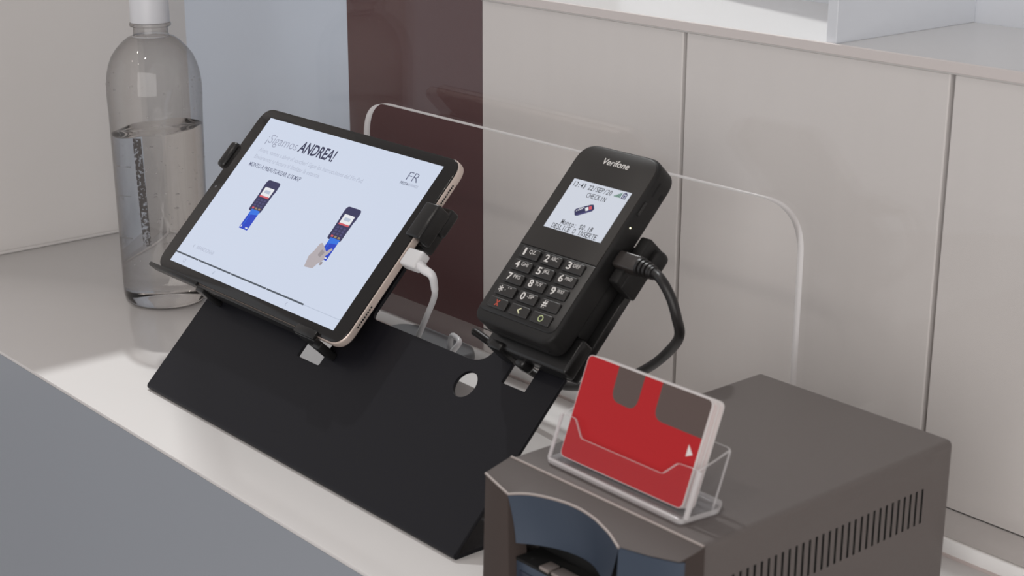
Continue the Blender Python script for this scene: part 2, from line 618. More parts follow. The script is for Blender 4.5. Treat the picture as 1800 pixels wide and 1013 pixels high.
SX0, SX1 = -0.1459, 0.2178
outer = rpoly([(SX0, 0.006), (SX1, 0.006), (SX1, 0.222), (0.1530, 0.222), (0.1530, 0.1175), (0.0312, 0.1175), (0.0312, 0.205), (SX0, 0.205)],
              [0, 0, 0.004, 0.004, 0.017, 0.0065, 0.004, 0.004], 10)
hole1 = rrect(-0.0140, 0.0725, 0.0124, 0.104, 0.0015, 3)
hole2 = circle(0.1461, 0.1012, 0.0092, 40)
hole3 = rrect(0.1725, 0.1112, 0.1944, 0.150, 0.0005, 2)
plate('face_plate', [outer, hole1, hole2, hole3], -0.0026, 0.0, 'black', st, bev=0.00025, smooth=None, loc=stl((0, 0, 0)), rot=TILT)
# fold and base plate: one extruded profile
R_ = 0.0026
T_ = 0.0025


def fold_profile():
    # outer arc tangent to the face line (slope AL) and to z = 0
    d = R_/math.tan(AL/2)
    cy, cz = d, R_
    outerp = []
    w0 = 0.0062
    outerp.append((w0*math.cos(AL), w0*math.sin(AL)))
    a0 = PI/2+AL
    a1 = 1.5*PI
    for k in range(11):
        a = a0+(a1-a0)*k/10
        outerp.append((cy+R_*math.cos(a), cz+R_*math.sin(a)))
    outerp.append((0.108, 0.0))
    innerp = [(0.108, T_), (d+0.0012, T_)]
    inn = (w0*math.cos(AL)+T_*math.sin(AL), w0*math.sin(AL)-T_*math.cos(AL))
    innerp.append((max(inn[0], d+0.001), max(inn[1], T_)))
    return outerp+innerp


bm = bmesh.new()
pr = fold_profile()
va = [bm.verts.new((SX0+0.0003-so.x, y-so.y, z)) for y, z in pr]
vb = [bm.verts.new((SX1-0.0003-so.x, y-so.y, z)) for y, z in pr]
for i in range(len(pr)):
    j = (i+1) % len(pr)
    bm.faces.new((va[i], vb[i], vb[j], va[j]))
bm.faces.new(va)
bm.faces.new(vb[::-1])
bmesh.ops.recalc_face_normals(bm, faces=bm.faces[:])
link('base_plate', bm_mesh(bm, 'base_plate'), 'black', st, smooth=30)

# spring clamp that grips the tablet
TN0, TN1 = 0.0145, 0.022
cl = rbox('clamp_bar', (-0.197, 0.172, 0.0), (0.050, 0.198, TN0-0.0005), 'blackp', st, bev=0.003, loc=stl(S(0, 0, 0)), rot=TILT)
cj = rbox('clamp_jaw', (-0.2085, 0.1785, 0.006), (-0.1995, 0.2015, 0.0245), 'blackp', st, bev=0.0028, seg=3, loc=stl(S(0, 0, 0)), rot=TILT)
cj2 = rbox('clamp_jaw', (0.0492, 0.1735, 0.0120), (0.0570, 0.2010, 0.0250), 'blackp', st, bev=0.0016, seg=3, loc=stl(S(0, 0, 0)), rot=TILT)
rbox('jaw_lip', (0.0425, 0.1738, 0.0222), (0.0560, 0.2007, 0.0252), 'blackp', cj2, bev=0.0012, seg=3)
rbox('jaw_arm', (0.044, 0.186, 0.0040), (0.0555, 0.2055, 0.0125), 'blackp', cj2, bev=0.002, seg=3)
le = rbox('support_ledge', (-0.205, 0.0836, 0.0140), (-0.1345, 0.0856, 0.0222), 'blackp', st, bev=0.0008, loc=stl(S(0, 0, 0)), rot=TILT)
rbox('ledge_lip', (-0.205, 0.0834, 0.0205), (-0.1345, 0.0868, 0.0232), 'blackp', le, bev=0.0010)
rbox('ledge_end', (-0.1345, 0.0806, 0.000), (-0.1240, 0.0850, 0.0215), 'blackp', le, bev=0.0015)
rbox('ledge_strip', (-0.1345, 0.0836, 0.0100), (0.0000, 0.0856, 0.0220), 'blackp', le, bev=0.0006)
rbox('ledge_plate', (-0.198, 0.0870, 0.0003), (-0.06, 0.115, 0.0140), 'blackp', st, bev=0.001, loc=stl(S(0, 0, 0)), rot=TILT)
hk = rbox('support_hook', (-0.0010, 0.0815, 0.000), (0.0225, 0.0850, 0.0225), 'blackp', st, bev=0.0008, loc=stl(S(0, 0, 0)), rot=TILT)
rbox('hook_lip', (-0.0010, 0.0822, 0.0222), (0.0225, 0.0885, 0.0246), 'blackp', hk, bev=0.0006)
rbox('hook_stem', (0.0150, 0.0790, 0.0002), (0.0240, 0.0845, 0.0165), 'blackp', hk, bev=0.001)

# cradle that grips the terminal
rbox('cradle_plate', (0.1600, 0.1270, 0.0003), (0.2300, 0.2180, 0.0065), 'blackp', st, bev=0.0015, loc=stl(S(0, 0, 0)), rot=TILT)
cr = rbox('cradle_tray', (0.1590, 0.1262, 0.0066), (0.2312, 0.1500, 0.0172), 'blackp', st, bev=0.0020, seg=3, loc=stl(S(0, 0, 0)), rot=TILT)
rbox('tray_tab', (0.1640, 0.1240, 0.0005), (0.1760, 0.1300, 0.0190), 'blackp', cr, bev=0.0012)
rbox('tray_tab', (0.1835, 0.1215, 0.0005), (0.1925, 0.1290, 0.0120), 'blackp', cr, bev=0.003, seg=3)
rbox('cradle_pad', (0.1650, 0.1500, 0.0064), (0.2240, 0.2100, 0.0170), 'blackm', st, bev=0.002, loc=stl(S(0, 0, 0)), rot=TILT)
cj3 = rbox('clamp_jaw', (0.2285, 0.1860, 0.0055), (0.2375, 0.2215, 0.0215), 'blackm', st, bev=0.0015, seg=3, loc=stl(S(0, 0, 0)), rot=TILT)
rbox('jaw_lip', (0.2295, 0.1862, 0.020), (0.2370, 0.1965, 0.0265), 'blackm', cj3, bev=0.0012, seg=3)
rbox('jaw_knob', (0.2340, 0.2050, 0.004), (0.2440, 0.2200, 0.0145), 'blackm', cj3, bev=0.004, seg=4)

# ------------------------------------------------------------------ tablet
TX = -0.0757
tw, th0, th1 = 0.1236, 0.0857, 0.2380
tb = thing('tablet', 'tablet in gold frame with bright white screen, clamped on the black stand', 'tablet', S(TX, th0, TN0), TILT)
H = th1-th0
body = plate('body', [rrect(-tw, 0, tw, H, 0.0135, 10)], 0, TN1-TN0-0.0006, 'gold', tb, bev=0.0018, bseg=3, smooth=50)
gl = plate('front_glass', [rrect(-tw+0.0006, 0.0006, tw-0.0006, H-0.0006, 0.0132, 10)], TN1-TN0-0.0018, TN1-TN0, 'glassblack', tb, bev=0.0006, bseg=2, smooth=50)


def tl(x, w):
    return (x-TX, w-th0)


zg = TN1-TN0
sx0, sy0 = tl(-0.1843, 0.0939)
sx1, sy1 = tl(0.0329, 0.2297)
scr = plate('screen', [[(sx0, sy0), (sx1, sy0), (sx1, sy1), (sx0, sy1)]], zg-0.0002, zg+0.00008, 'screen', tb, smooth=None)
Z1 = zg+0.00014
Z2 = zg+0.00020
Z3 = zg+0.00026


def ttext(s, x0, x1, base, cap, m, offset=0.0, mono=False):
    a = tl(x0, base); b = tl(x1, base)
    return text('lettering', s, a[0], b[0], a[1], cap, Z1, m, scr, offset, mono=mono)


def flat(name, pts, m, z, parent, org=tl):
    return plate(name, [[org(*p) for p in pts]], z, z, m, parent, smooth=None)


ttext('\u00a1Sigamos', -0.1705, -0.1292, 0.2092, 0.0078, 'ink_grey', -0.006)
ttext('ANDREA!', -0.1268, -0.0815, 0.2092, 0.0092, 'ink_navy', 0.022)
ttext('Ahora, vamos a abrir el voucher! Sigue las instrucciones del Pin-Pad.', -0.1714, -0.0345, 0.2001, 0.0036, 'ink_grey2')
ttext('Enviaremos tu factura al finalizar la estancia.', -0.1712, -0.0828, 0.1938, 0.0036, 'ink_grey2')
ttext('MONTO A PREAUTORIZAR: 0.18 MXP', -0.1712, -0.1012, 0.1866, 0.0036, 'ink_grey3', 0.006)
ttext('FR', 0.0052, 0.0178, 0.2122, 0.0072, 'ink_grey3', -0.012)
ttext('FIESTA', 0.0020, 0.0105, 0.2085, 0.0021, 'ink_navy', 0.012)
ttext('REWARDS', 0.0109, 0.0218, 0.2085, 0.0021, 'ink_grey')
ttext('ABANDONAR', -0.1640, -0.1395, 0.1098, 0.0031, 'ink_grey2')
flat('back_arrow', [(-0.1690, 0.1112), (-0.1676, 0.1126), (-0.1672, 0.1122), (-0.1682, 0.1112), (-0.1672, 0.1102), (-0.1676, 0.1098)], 'ink_grey2', Z1, scr)
# progress bar in four runs
for a, b in ((-0.1843, -0.1520), (-0.1512, -0.1062), (-0.1054, -0.0583), (-0.0575, -0.0107)):
    flat('progress_bar', [(a, 0.1016), (b, 0.1016), (b, 0.1029), (a, 0.1029)], 'px_bar', Z1, scr)
flat('progress_track', [(-0.0107, 0.1019), (0.0329, 0.1019), (0.0329, 0.1024), (-0.0107, 0.1024)], 'px_line', Z1, scr)
for i, x in enumerate((-0.1670, -0.1250, -0.0720, -0.0278)):
    c = tl(x, 0.0978)
    if i == 0:
        plate('navigation_icon', [circle(c[0], c[1], 0.0017, 16), circle(c[0], c[1], 0.0012, 16)], Z1, Z1, 'ink_grey2', scr, smooth=None)
    elif i == 1:
        flat('navigation_icon', [(x-0.0014, 0.0964), (x+0.0002, 0.0964), (x+0.0014, 0.0992), (x-0.0002, 0.0992)], 'px_line', Z1, scr)
    elif i == 3:
        flat('navigation_icon', [(x-0.0014, 0.0978), (x+0.0004, 0.0996), (x+0.0008, 0.0992), (x-0.0006, 0.0978), (x+0.0008, 0.0964), (x+0.0004, 0.0960)], 'ink_grey2', Z1, scr)


def pin_pad(x0, x1, y0, y1):
    w = x1-x0
    pd = plate('pin_pad_picture', [[tl(*q) for q in rpoly([(x0+0.001, y0), (x1-0.001, y0), (x1-0.0006, y0+0.017), (x1, y1-0.009), (x1, y1), (x0, y1), (x0, y1-0.009), (x0+0.0006, y0+0.017)],
                                        [0.0022, 0.0022, 0, 0, 0.0035, 0.0035, 0, 0], 5)]], Z1, Z1, 'px_navy', scr, smooth=None)
    flat('pin_pad_screen', [(x0+0.003, y1-0.0138), (x1-0.003, y1-0.0138), (x1-0.003, y1-0.0062), (x0+0.003, y1-0.0062)], 'px_white', Z2, scr)
    flat('pin_pad_screen', [(x0+0.003, y1-0.0150), (x1-0.003, y1-0.0150), (x1-0.003, y1-0.0136), (x0+0.003, y1-0.0136)], 'px_red', Z3, scr)
    flat('pin_pad_screen', [(x0+0.0055, y1-0.0112), (x1-0.0055, y1-0.0112), (x1-0.0055, y1-0.0086), (x0+0.0055, y1-0.0086)], 'px_line', Z3, scr)
    for r in range(4):
        for c in range(3):
            xx = x0+0.0036+c*(w-0.0072-0.0026)/2
            yy = y0+0.0022+r*0.0025
            flat('pin_pad_key', [(xx, yy), (xx+0.0026, yy), (xx+0.0026, yy+0.0015), (xx, yy+0.0015)], 'px_gold' if r == 0 and c else ('px_red' if r == 0 else 'px_navy2'), Z2, scr)


def pay_card(x0, x1, y0, y1):
    flat('bank_card_picture', [(x0, y0), (x1, y0), (x1, y1), (x0, y1)], 'px_blue', Z1, scr)
    flat('bank_card_picture', [(x0, y1-0.005), (x1, y1-0.0035), (x1, y1), (x0, y1)], 'px_blue2', Z1+0.00003, scr)
    flat('bank_card_stripe', [(x0+0.0024, y0+0.0035), (x0+0.0030, y0+0.0035), (x0+0.0030, y1-0.004), (x0+0.0024, y1-0.004)], 'px_blue2', Z2, scr)
    flat('bank_card_stripe', [(x1-0.0040, y0+0.0012), (x1-0.0012, y0+0.0012), (x1-0.0012, y0+0.0022), (x1-0.0040, y0+0.0022)], 'px_white', Z2, scr)
    flat('bank_card_stripe', [(x0+0.0010, y0+0.0012), (x0+0.0022, y0+0.0012), (x0+0.0022, y0+0.0030), (x0+0.0010, y0+0.0030)], 'px_white', Z2, scr)


pay_card(-0.1322, -0.1208, 0.1372, 0.1545)
pin_pad(-0.1366, -0.1186, 0.1528, 0.1806)
pay_card(-0.0290, -0.0178, 0.1372, 0.1545)
pin_pad(-0.0335, -0.0155, 0.1528, 0.1806)
flat('hand_picture', rpoly([(-0.0356, 0.1276), (-0.0262, 0.1284), (-0.0242, 0.1330), (-0.0205, 0.1372), (-0.0230, 0.1430), (-0.0300, 0.1470), (-0.0335, 0.1488), (-0.0352, 0.1470), (-0.0362, 0.1410), (-0.0382, 0.1360)], 0.0015, 3), 'px_skin', Z2, scr)
flat('hand_thumb_picture', rpoly([(-0.0272, 0.1356), (-0.0250, 0.1350), (-0.0202, 0.1424), (-0.0186, 0.1466), (-0.0206, 0.1472), (-0.0240, 0.1430)], 0.0008, 3), 'px_skin', Z3, scr)
flat('hand_finger_picture', rpoly([(-0.0300, 0.1390), (-0.0240, 0.1372), (-0.0238, 0.1420), (-0.0290, 0.1442)], 0.001, 3), 'px_skin2', Z2+0.00003, scr)
flat('hand_finger_picture', rpoly([(-0.0222, 0.1322), (-0.0196, 0.1330), (-0.0200, 0.1356), (-0.0226, 0.1352)], 0.0008, 3), 'px_skin2', Z2+0.00003, scr)

# front camera dot on the left bezel, earphone slot hidden by the clamp
plate('front_camera', [circle(*tl(-0.1922, 0.1617), 0.0011, 16)], zg-0.0002, zg+0.0001, 'puck', tb, smooth=None)


def grille(w0, w1, n):
    bm = bmesh.new()
    for k in range(n):
        w = w0+(w1-w0)*k/(n-1)
        mtx = Matrix.Translation((tw+0.00004, w-th0, (TN1-TN0)*0.46)) @ Matrix.Rotation(PI/2, 4, 'Y')
        bmesh.ops.create_circle(bm, cap_ends=True, segments=10, radius=0.00078, matrix=mtx)
    o = link('speaker_grille', bm_mesh(bm, 'speaker_grille'), 'hole', tb)
    o['kind'] = 'stuff'


grille(0.2050, 0.2195, 9)
grille(0.1035, 0.1195, 9)

# ------------------------------------------------------------------ white charging cable
wc = thing('charging_cable', 'white charging cable plugged into the side of the tablet', 'cable', S(0.049, 0.161, 0.0172))
wo = wc.location.copy()
pl = rbox('plug', (0.0, -0.0068, -0.0042), (0.0165, 0.0066, 0.0042), 'plug_white', wc, bev=0.0018, seg=4, rot=TILT, loc=(0, 0, 0))
rbox('plug_tip', (-0.0004, -0.0045, -0.0022), (0.0022, 0.0045, 0.0022), 'gold', wc, bev=0.0008, rot=TILT)
w_pts = [S(0.0640, 0.1590, 0.0172), S(0.0690, 0.1575, 0.0150), (0.0748, 0.1010, 0.1200), (0.0722, 0.1050, 0.1090), (0.0630, 0.1110, 0.0990),
         (0.0446, 0.1200, 0.0821), (0.0208, 0.1300, 0.0578), (0.004, 0.136, 0.036), (-0.002, 0.134, 0.014), (0.006, 0.1275, 0.0048), (0.020, 0.1285, 0.010), (0.0268, 0.143, 0.026), (0.0275, 0.153, 0.040),
         (0.0288, 0.160, 0.0478), (0.0200, 0.164, 0.0488), (0.0105, 0.168, 0.0462), (0.003, 0.172, 0.036), (0.0, 0.175, 0.029)]
w_pts = [Vector(q)-wo for q in w_pts]
tube('cord', w_pts[1:], 0.0021, 'cable_white', wc, res=12)
sr = tube('strain_relief', w_pts[0:4], lambda t: 0.0036-0.0012*t, 'cable_white', wc, res=12)

# ------------------------------------------------------------------ card terminal
PX0, PX1, PW0, PW1, PN0, PN1 = 0.1555, 0.2268, 0.1330, 0.2668, 0.0182, 0.0360
pt = thing('card_terminal', 'black handheld card payment terminal with lit screen and rubber number keys', 'payment terminal', S((PX0+PX1)/2, PW0, PN0), TILT)
po = Vector(((PX0+PX1)/2, PW0))


def pl2(x, w):
    return (x-po.x, w-po.y)


PH = PN1-PN0
bl = rpoly([pl2(PX0, PW0), pl2(PX1, PW0), pl2(PX1, PW1), pl2(PX0, PW1)], [0.010, 0.010, 0.014, 0.014], 9)
plate('body', [bl], 0, PH-0.0006, 'blackm', pt, bev=0.0026, bseg=4, smooth=50)
# raised rim line and glossy front panel
fl = rpoly([pl2(PX0+0.0018, PW0+0.0558), pl2(PX1-0.0018, PW0+0.0558), pl2(PX1-0.0018, PW1-0.0018), pl2(PX0+0.0018, PW1-0.0018)], [0.0004, 0.0004, 0.0125, 0.0125], 9)
plate('front_panel', [fl], PH-0.0022, PH, 'termface', pt, bev=0.0004, smooth=40)
kp = rpoly([pl2(PX0+0.0018, PW0+0.0070), pl2(PX1-0.0018, PW0+0.0070), pl2(PX1-0.0018, PW0+0.0552), pl2(PX0+0.0018, PW0+0.0552)], [0.006, 0.006, 0.0004, 0.0004], 6)
plate('keypad_panel', [kp], PH-0.0022, PH-0.0002, 'blackp', pt, bev=0.0004, smooth=40)
ts = plate('screen', [[pl2(0.1671, 0.2036), pl2(0.2175, 0.2036), pl2(0.2175, 0.2400), pl2(0.1671, 0.2400)]], PH-0.0004, PH+0.00008, 'tscreen', pt, smooth=None)
q1, q2, q3 = PH+0.00014, PH+0.0002, PH+0.00026


def ptext(s, x0, x1, base, cap, m, parent, mono=True, offset=0.0, z=None, shear=0.0, name='lettering'):
    a = pl2(x0, base); b = pl2(x1, base)
    return text(name, s, a[0], b[0], a[1], cap, z or q1, m, parent, offset, shear, mono)


ptext('13:43 22/SEP/20', 0.1685, 0.2030, 0.2348, 0.0034, 'ink_black', ts, offset=0.004)
ptext('CHECKIN', 0.1846, 0.2016, 0.2296, 0.0034, 'ink_black', ts, offset=0.004)
ptext('Monto: $0.18', 0.1785, 0.2062, 0.2082, 0.0034, 'ink_black', ts, offset=0.004)
ptext('DESLICE O INSERTE', 0.1729, 0.2128, 0.2042, 0.0034, 'ink_black', ts, offset=0.004)
for k in range(5):
    x = 0.2055+k*0.0011
    flat('signal_bar', [(x, 0.2350), (x+0.0008, 0.2350), (x+0.0008, 0.2358+k*0.00075), (x, 0.2358+k*0.00075)], 'px_green', q1, ts, pl2)
x = 0.2116
plate('battery_icon', [[pl2(x, 0.2348), pl2(x+0.0036, 0.2348), pl2(x+0.0036, 0.2386), pl2(x+0.0026, 0.2386), pl2(x+0.0026, 0.2392), pl2(x+0.0010, 0.2392), pl2(x+0.0010, 0.2386), pl2(x, 0.2386)],
                       [pl2(x+0.0006, 0.2354), pl2(x+0.0030, 0.2354), pl2(x+0.0030, 0.2381), pl2(x+0.0006, 0.2381)]], q1, q1, 'px_navy', ts, smooth=None)
flat('battery_icon', [(x+0.0010, 0.2357), (x+0.0026, 0.2357), (x+0.0026, 0.2374), (x+0.0010, 0.2374)], 'px_navy2', q1, ts, pl2)
# little picture of a terminal seen at an angle
flat('terminal_picture', rpoly([(0.1832, 0.2188), (0.1856, 0.2160), (0.1876, 0.2162), (0.1968, 0.2218), (0.1972, 0.2236), (0.1948, 0.2262), (0.1928, 0.2258), (0.1834, 0.2204)], 0.0006, 3), 'px_navy', q1, ts, pl2)
flat('terminal_picture', [(0.1862, 0.2168), (0.1958, 0.2224), (0.1966, 0.2220), (0.1876, 0.2163)], 'px_navy2', q2, ts, pl2)
flat('terminal_picture', [(0.1900, 0.2226), (0.1918, 0.2206), (0.1936, 0.2217), (0.1918, 0.2238)], 'px_white', q2, ts, pl2)
flat('terminal_picture', [(0.1922, 0.2240), (0.1938, 0.2220), (0.1956, 0.2231), (0.1940, 0.2251)], 'px_red', q2, ts, pl2)
for r in range(3):
    for c in range(3):
        xx, yy = 0.1856+0.0013*c-0.0006*r+0.0004, 0.2200+0.0008*c-0.0009*r+0.0006
        flat('terminal_picture', [(xx, yy), (xx+0.0007, yy+0.0004), (xx+0.0004, yy+0.0008), (xx-0.0003, yy+0.0004)], 'px_white', q2, ts, pl2)
ptext('Verifone', 0.1800, 0.2030, 0.2543, 0.0042, 'print_white', pt, mono=False, offset=0.010, shear=0.16, z=PH+0.00008, name='brand_lettering')

keys = [[('1', 'QZ.'), ('2', 'ABC'), ('3', 'DEF')], [('4', 'GHI'), ('5', 'JKL'), ('6', 'MNO')], [('7', 'PRS'), ('8', 'TUV'), ('9', 'WXY')],
        [('*', ", ' \""), ('0', '-SP'), ('#', '')], [('x', None), ('<', None), ('o', None)]]
kx = [0.1712, 0.1909, 0.2105]
kw = [0.1832, 0.17405, 0.1649, 0.15575, 0.1466]
KW, KH = 0.0165, 0.0071
kmesh = None
for r in range(5):
    for c in range(3):
        cx, cw = kx[c], kw[r]
        if kmesh is None:
            loop = rrect(-KW/2, -KH/2, KW/2, KH/2, 0.0011, 4)
            kmesh = plate_mesh('key', [loop], 0, 0.0016, 0.0007, 3)
            for v in kmesh.vertices:      # keys slope: proud at the top edge
                v.co.z *= 0.80+0.35*(v.co.y/KH+0.5)
            kmesh.materials.append(M['key'])
            kmesh.shade_smooth()
            kmesh.set_sharp_from_angle(angle=math.radians(50))
        a = pl2(cx, cw)
        k = link('key', kmesh, None, pt, loc=(a[0], a[1], PH-0.0004))
        zt = 0.0017
        ztl = 0.00178

        def fit(o):
            for v in o.data.vertices:
                v.co.z = 0.0016*(0.80+0.35*(v.co.y/KH+0.5))+0.00006
        d, let = keys[r][c]
        if let is not None:
            w = 0.0036 if d not in '1*#' else (0.0017 if d == '1' else 0.0040)
            if d == '*':
                fit(text('legend', d, -0.0062, -0.0024, -0.0046, 0.0066, zt, 'print_white', k, 0.008))
            else:
                fit(text('legend', d, -0.0056+(0.0036-w)/2*0.5, -0.0056+(0.0036-w)/2*0.5+w, -0.0019, 0.0046, zt, 'print_white', k, 0.014))
            if let:
                ww = {3: 0.0058}.get(len(let), 0.0048)
                fit(text('legend', let, -0.0006, -0.0006+ww, 0.0001, 0.0023, zt, 'print_white', k))
        elif d == 'x':
            w = 0.0004
            for sg in (1, -1):
                pts = [(-0.0015, -0.0019*sg-0.0003), (-0.0007, -0.0019*sg+0.0003), (0.0015, 0.0019*sg+0.0003), (0.0007, 0.0019*sg-0.0003)]
                pts = [(-0.0017, -0.0020*sg), (-0.0009, -0.0020*sg), (0.0017, 0.0020*sg), (0.0009, 0.0020*sg)]
                fit(plate('legend', [pts], zt, zt, 'print_red', k, smooth=None))
        elif d == '<':
            fit(plate('legend', [[(-0.0016, 0.0), (0.0012, 0.0021), (0.0016, 0.0015), (-0.0002, 0.0), (0.0016, -0.0015), (0.0012, -0.0021)]], zt, zt, 'print_cream', k, smooth=None))
        else:
            fit(plate('legend', [circle(0, 0, 0.0021, 24), circle(0, 0, 0.00155, 24)], zt, zt, 'print_green', k, smooth=None))

# side details: long button, pinhole, lamp, card slot at the top end, seam
bx_ = (PX1-PX0)/2
plate('side_button', [rrect(-0.0010, 0.0955, 0.0014, 0.1062, 0.0011, 6)], -0.0001, 0.00035, 'hole', pt, bev=0.0001, loc=(bx_, 0, 0.0135), rot=(0, PI/2, 0))
plate('side_button_cap', [rrect(-0.0006, 0.0960, 0.0010, 0.1057, 0.0008, 6)], 0.0001, 0.0008, 'blackp', pt, bev=0.0002, loc=(bx_, 0, 0.0135), rot=(0, PI/2, 0))
plate('status_light', [circle(0, 0, 0.00050, 14)], -0.0002, 0.0002, 'led', pt, loc=(bx_, 0.0872, 0.0128), rot=(0, PI/2, 0), smooth=None)
plate('pinhole', [circle(0, 0, 0.0003, 10)], -0.0002, 0.0001, 'hole', pt, loc=(bx_, 0.0915, 0.0132), rot=(0, PI/2, 0), smooth=None)
rbox('card_slot', (bx_-0.003, 0.1110, 0.0108), (bx_+0.00015, 0.1210, 0.0120), 'hole', pt)
rbox('side_notch', (bx_-0.003, 0.1125, 0.0035), (bx_+0.00015, 0.1168, 0.0058), 'hole', pt)
rbox('card_mouth', (-0.028, -0.0003, 0.0060), (0.028, 0.004, 0.0074), 'hole', pt)

# ------------------------------------------------------------------ black cable of the terminal
plug_o = S(0.2285, 0.2010, 0.0262)
bc = thing('data_cable', 'black cable plugged into the right side of the card terminal', 'cable', plug_o)
rbox('plug', (0.0, -0.0058, -0.0040), (0.0190, 0.0050, 0.0040), 'plug_black', bc, bev=0.0014, seg=3, rot=TILT)
rbox('plug_collar', (-0.0016, -0.0050, -0.0032), (0.0006, 0.0042, 0.0032), 'blackp', bc, bev=0.0008, rot=TILT)
b_pts = [Vector(q)-plug_o for q in [S(0.2460, 0.2005, 0.0262), S(0.2570, 0.1995, 0.0262), (0.2680, 0.1165, 0.1600), (0.2755, 0.1170, 0.1510), (0.2795, 0.1180, 0.1400), (0.2785, 0.1220, 0.1280), (0.2640, 0.1300, 0.1134), (0.2394, 0.1400, 0.0942),
          (0.2050, 0.1520, 0.0730), (0.170, 0.163, 0.0560), (0.1331, 0.1740, 0.0412), (0.1090, 0.178, 0.0360), (0.0892, 0.1800, 0.0362), (0.0515, 0.1850, 0.0398), (0.0140, 0.1900, 0.0440), (0.0098, 0.1906, 0.0438)]]
tube('cord', b_pts, lambda t: 0.0031 if t < 0.99 else 0.0022, 'cable_black', bc, res=12)
for k in range(5):
    a = b_pts[0].lerp(b_pts[1], 0.15+k*0.26) if k < 4 else b_pts[1].lerp(b_pts[2], 0.1)
    t = (b_pts[1]-b_pts[0]).normalized()
    tube('strain_relief', [a-t*0.0011, a-t*0.0006, a+t*0.0006, a+t*0.0011], (lambda rr: (lambda t: rr*(0.8 if t < 0.1 or t > 0.9 else 1.0)))(0.0060-0.0005*k), 'cable_black', bc, res=16, n=2)

# ------------------------------------------------------------------ grey hub behind the stand
hb = thing('cable_hub', 'flat grey rounded hub on the counter behind the stand', 'hub', (-0.030, 0.178, 0))
lp = rpoly([(-0.050, -0.022), (0.040, -0.020), (0.046, 0.008), (0.030, 0.0185), (-0.030, 0.0195), (-0.047, 0.010)], 0.012, 6)
plate('shell', [lp], 0.022, 0.030, 'puck', hb, bev=0.003, bseg=3, smooth=50)
lp2 = rpoly([(-0.040, -0.016), (0.010, -0.016), (0.012, 0.010), (-0.038, 0.012)], 0.008, 5)
plate('foot', [lp2], 0.0, 0.0225, 'puck', hb, bev=0.001, smooth=50)

# ------------------------------------------------------------------ card printer
QX0, QX1, QY0, QY1, QZ = 0.2966, 0.4322, -0.0212, 0.1712, 0.0987
pn = thing('card_printer', 'dark graphite desktop card printer with side vents and arched front', 'printer', ((QX0+QX1)/2, 0.07, 0))
pno = Vector(((QX0+QX1)/2, 0.07, 0))
bm = bmesh.new()
bmesh.ops.create_cube(bm, size=1)
lo = Vector((QX0, QY0, 0.004))-pno
hi = Vector((QX1, QY1, QZ))-pno
for v in bm.verts:
    v.co = Vector([lo[i] if v.co[i] < 0 else hi[i] for i in range(3)])
ed = [e for e in bm.edges if all(abs(v.co.z-hi.z) < 1e-6 for v in e.verts) and abs(e.verts[0].co.x-e.verts[1].co.x) < 1e-6]
bmesh.ops.bevel(bm, geom=ed, offset=0.0034, segments=5, profile=0.5, affect='EDGES')
ed = [e for e in bm.edges if all(abs(v.co.y-hi.y) < 1e-6 for v in e.verts)]
bmesh.ops.bevel(bm, geom=ed, offset=0.0007, segments=2, profile=0.5, affect='EDGES')
hm = bm_mesh(bm, 'housing')
hm.materials.append(M['printer'])
hm.materials.append(M['hole'])
ho = bpy.data.objects.new('housing', hm)
C.objects.link(ho)
# vent slots are cut into the right side
bm = bmesh.new()
NV = 32
for k in range(NV):
    y = 0.1475-k*0.00508
    lo_, hi_ = Vector((QX1-0.004, y-0.00085, 0.0578))-pno, Vector((QX1+0.002, y+0.00085, 0.0776))-pno
    r = bmesh.ops.create_cube(bm, size=1)
    for v in r['verts']:
        v.co = Vector([lo_[i] if v.co[i] < 0 else hi_[i] for i in range(3)])
cm = bm_mesh(bm, 'cut')
cm.materials.append(M['hole'])
co = bpy.data.objects.new('cut', cm)
C.objects.link(co)
md = ho.modifiers.new('slots', 'BOOLEAN')
md.operation = 'DIFFERENCE'
md.object = co
md.solver = 'EXACT'
try:
    md.material_mode = 'TRANSFER'
except Exception:
    pass
dg = bpy.context.evaluated_depsgraph_get()
dg.update()
fin = bpy.data.meshes.new_from_object(ho.evaluated_get(dg), depsgraph=dg)
bpy.data.objects.remove(ho, do_unlink=True)
bpy.data.objects.remove(co, do_unlink=True)
fin.name = 'housing'
hs = link('housing', fin, None, pn, smooth=30)

# front bezel: rim points in plan, on a gently sloping top
slope = 0.0045/0.0172


def ztop(y):
    return QZ+0.0002-slope*(QY0-y)


rim = [(0.2968, -0.0383), (0.3208, -0.0437)]
arch = [(0.3208, -0.0437), (0.3255, -0.0404), (0.3303, -0.0378), (0.3365, -0.0357), (0.3431, -0.0341), (0.3485, -0.0331), (0.3536, -0.0325), (0.3600, -0.0323), (0.3659, -0.0327), (0.3740, -0.0339), (0.3812, -0.0359), (0.3880, -0.0380), (0.3938, -0.0405), (0.3993, -0.0430)]
rightr = [(0.3993, -0.0430), (0.4157, -0.0400), (0.4306, -0.0358), (0.4330, -0.0340)]
full = rim+arch[1:]+rightr[1:]


def V(x, y, z):
    return Vector((x, y, z))-pno


bm = bmesh.new()
# sloping top
top_v = []
for x, y in full:
    top_v.append((bm.verts.new(V(x, y, ztop(y))), bm.verts.new(V(min(max(x, QX0+0.0004), QX1+0.0008), QY0+0.0005, QZ+0.0002))))
for i in range(len(top_v)-1):
    bm.faces.new((top_v[i][0], top_v[i+1][0], top_v[i+1][1], top_v[i][1]))
# left pillar: outer side and front, running down to the base
def strip(pts_top, pts_bot):
    a = [bm.verts.new(p) for p in pts_top]
    b = [bm.verts.new(p) for p in pts_bot]
    for i in range(len(a)-1):
        bm.faces.new((a[i], b[i], b[i+1], a[i+1]))


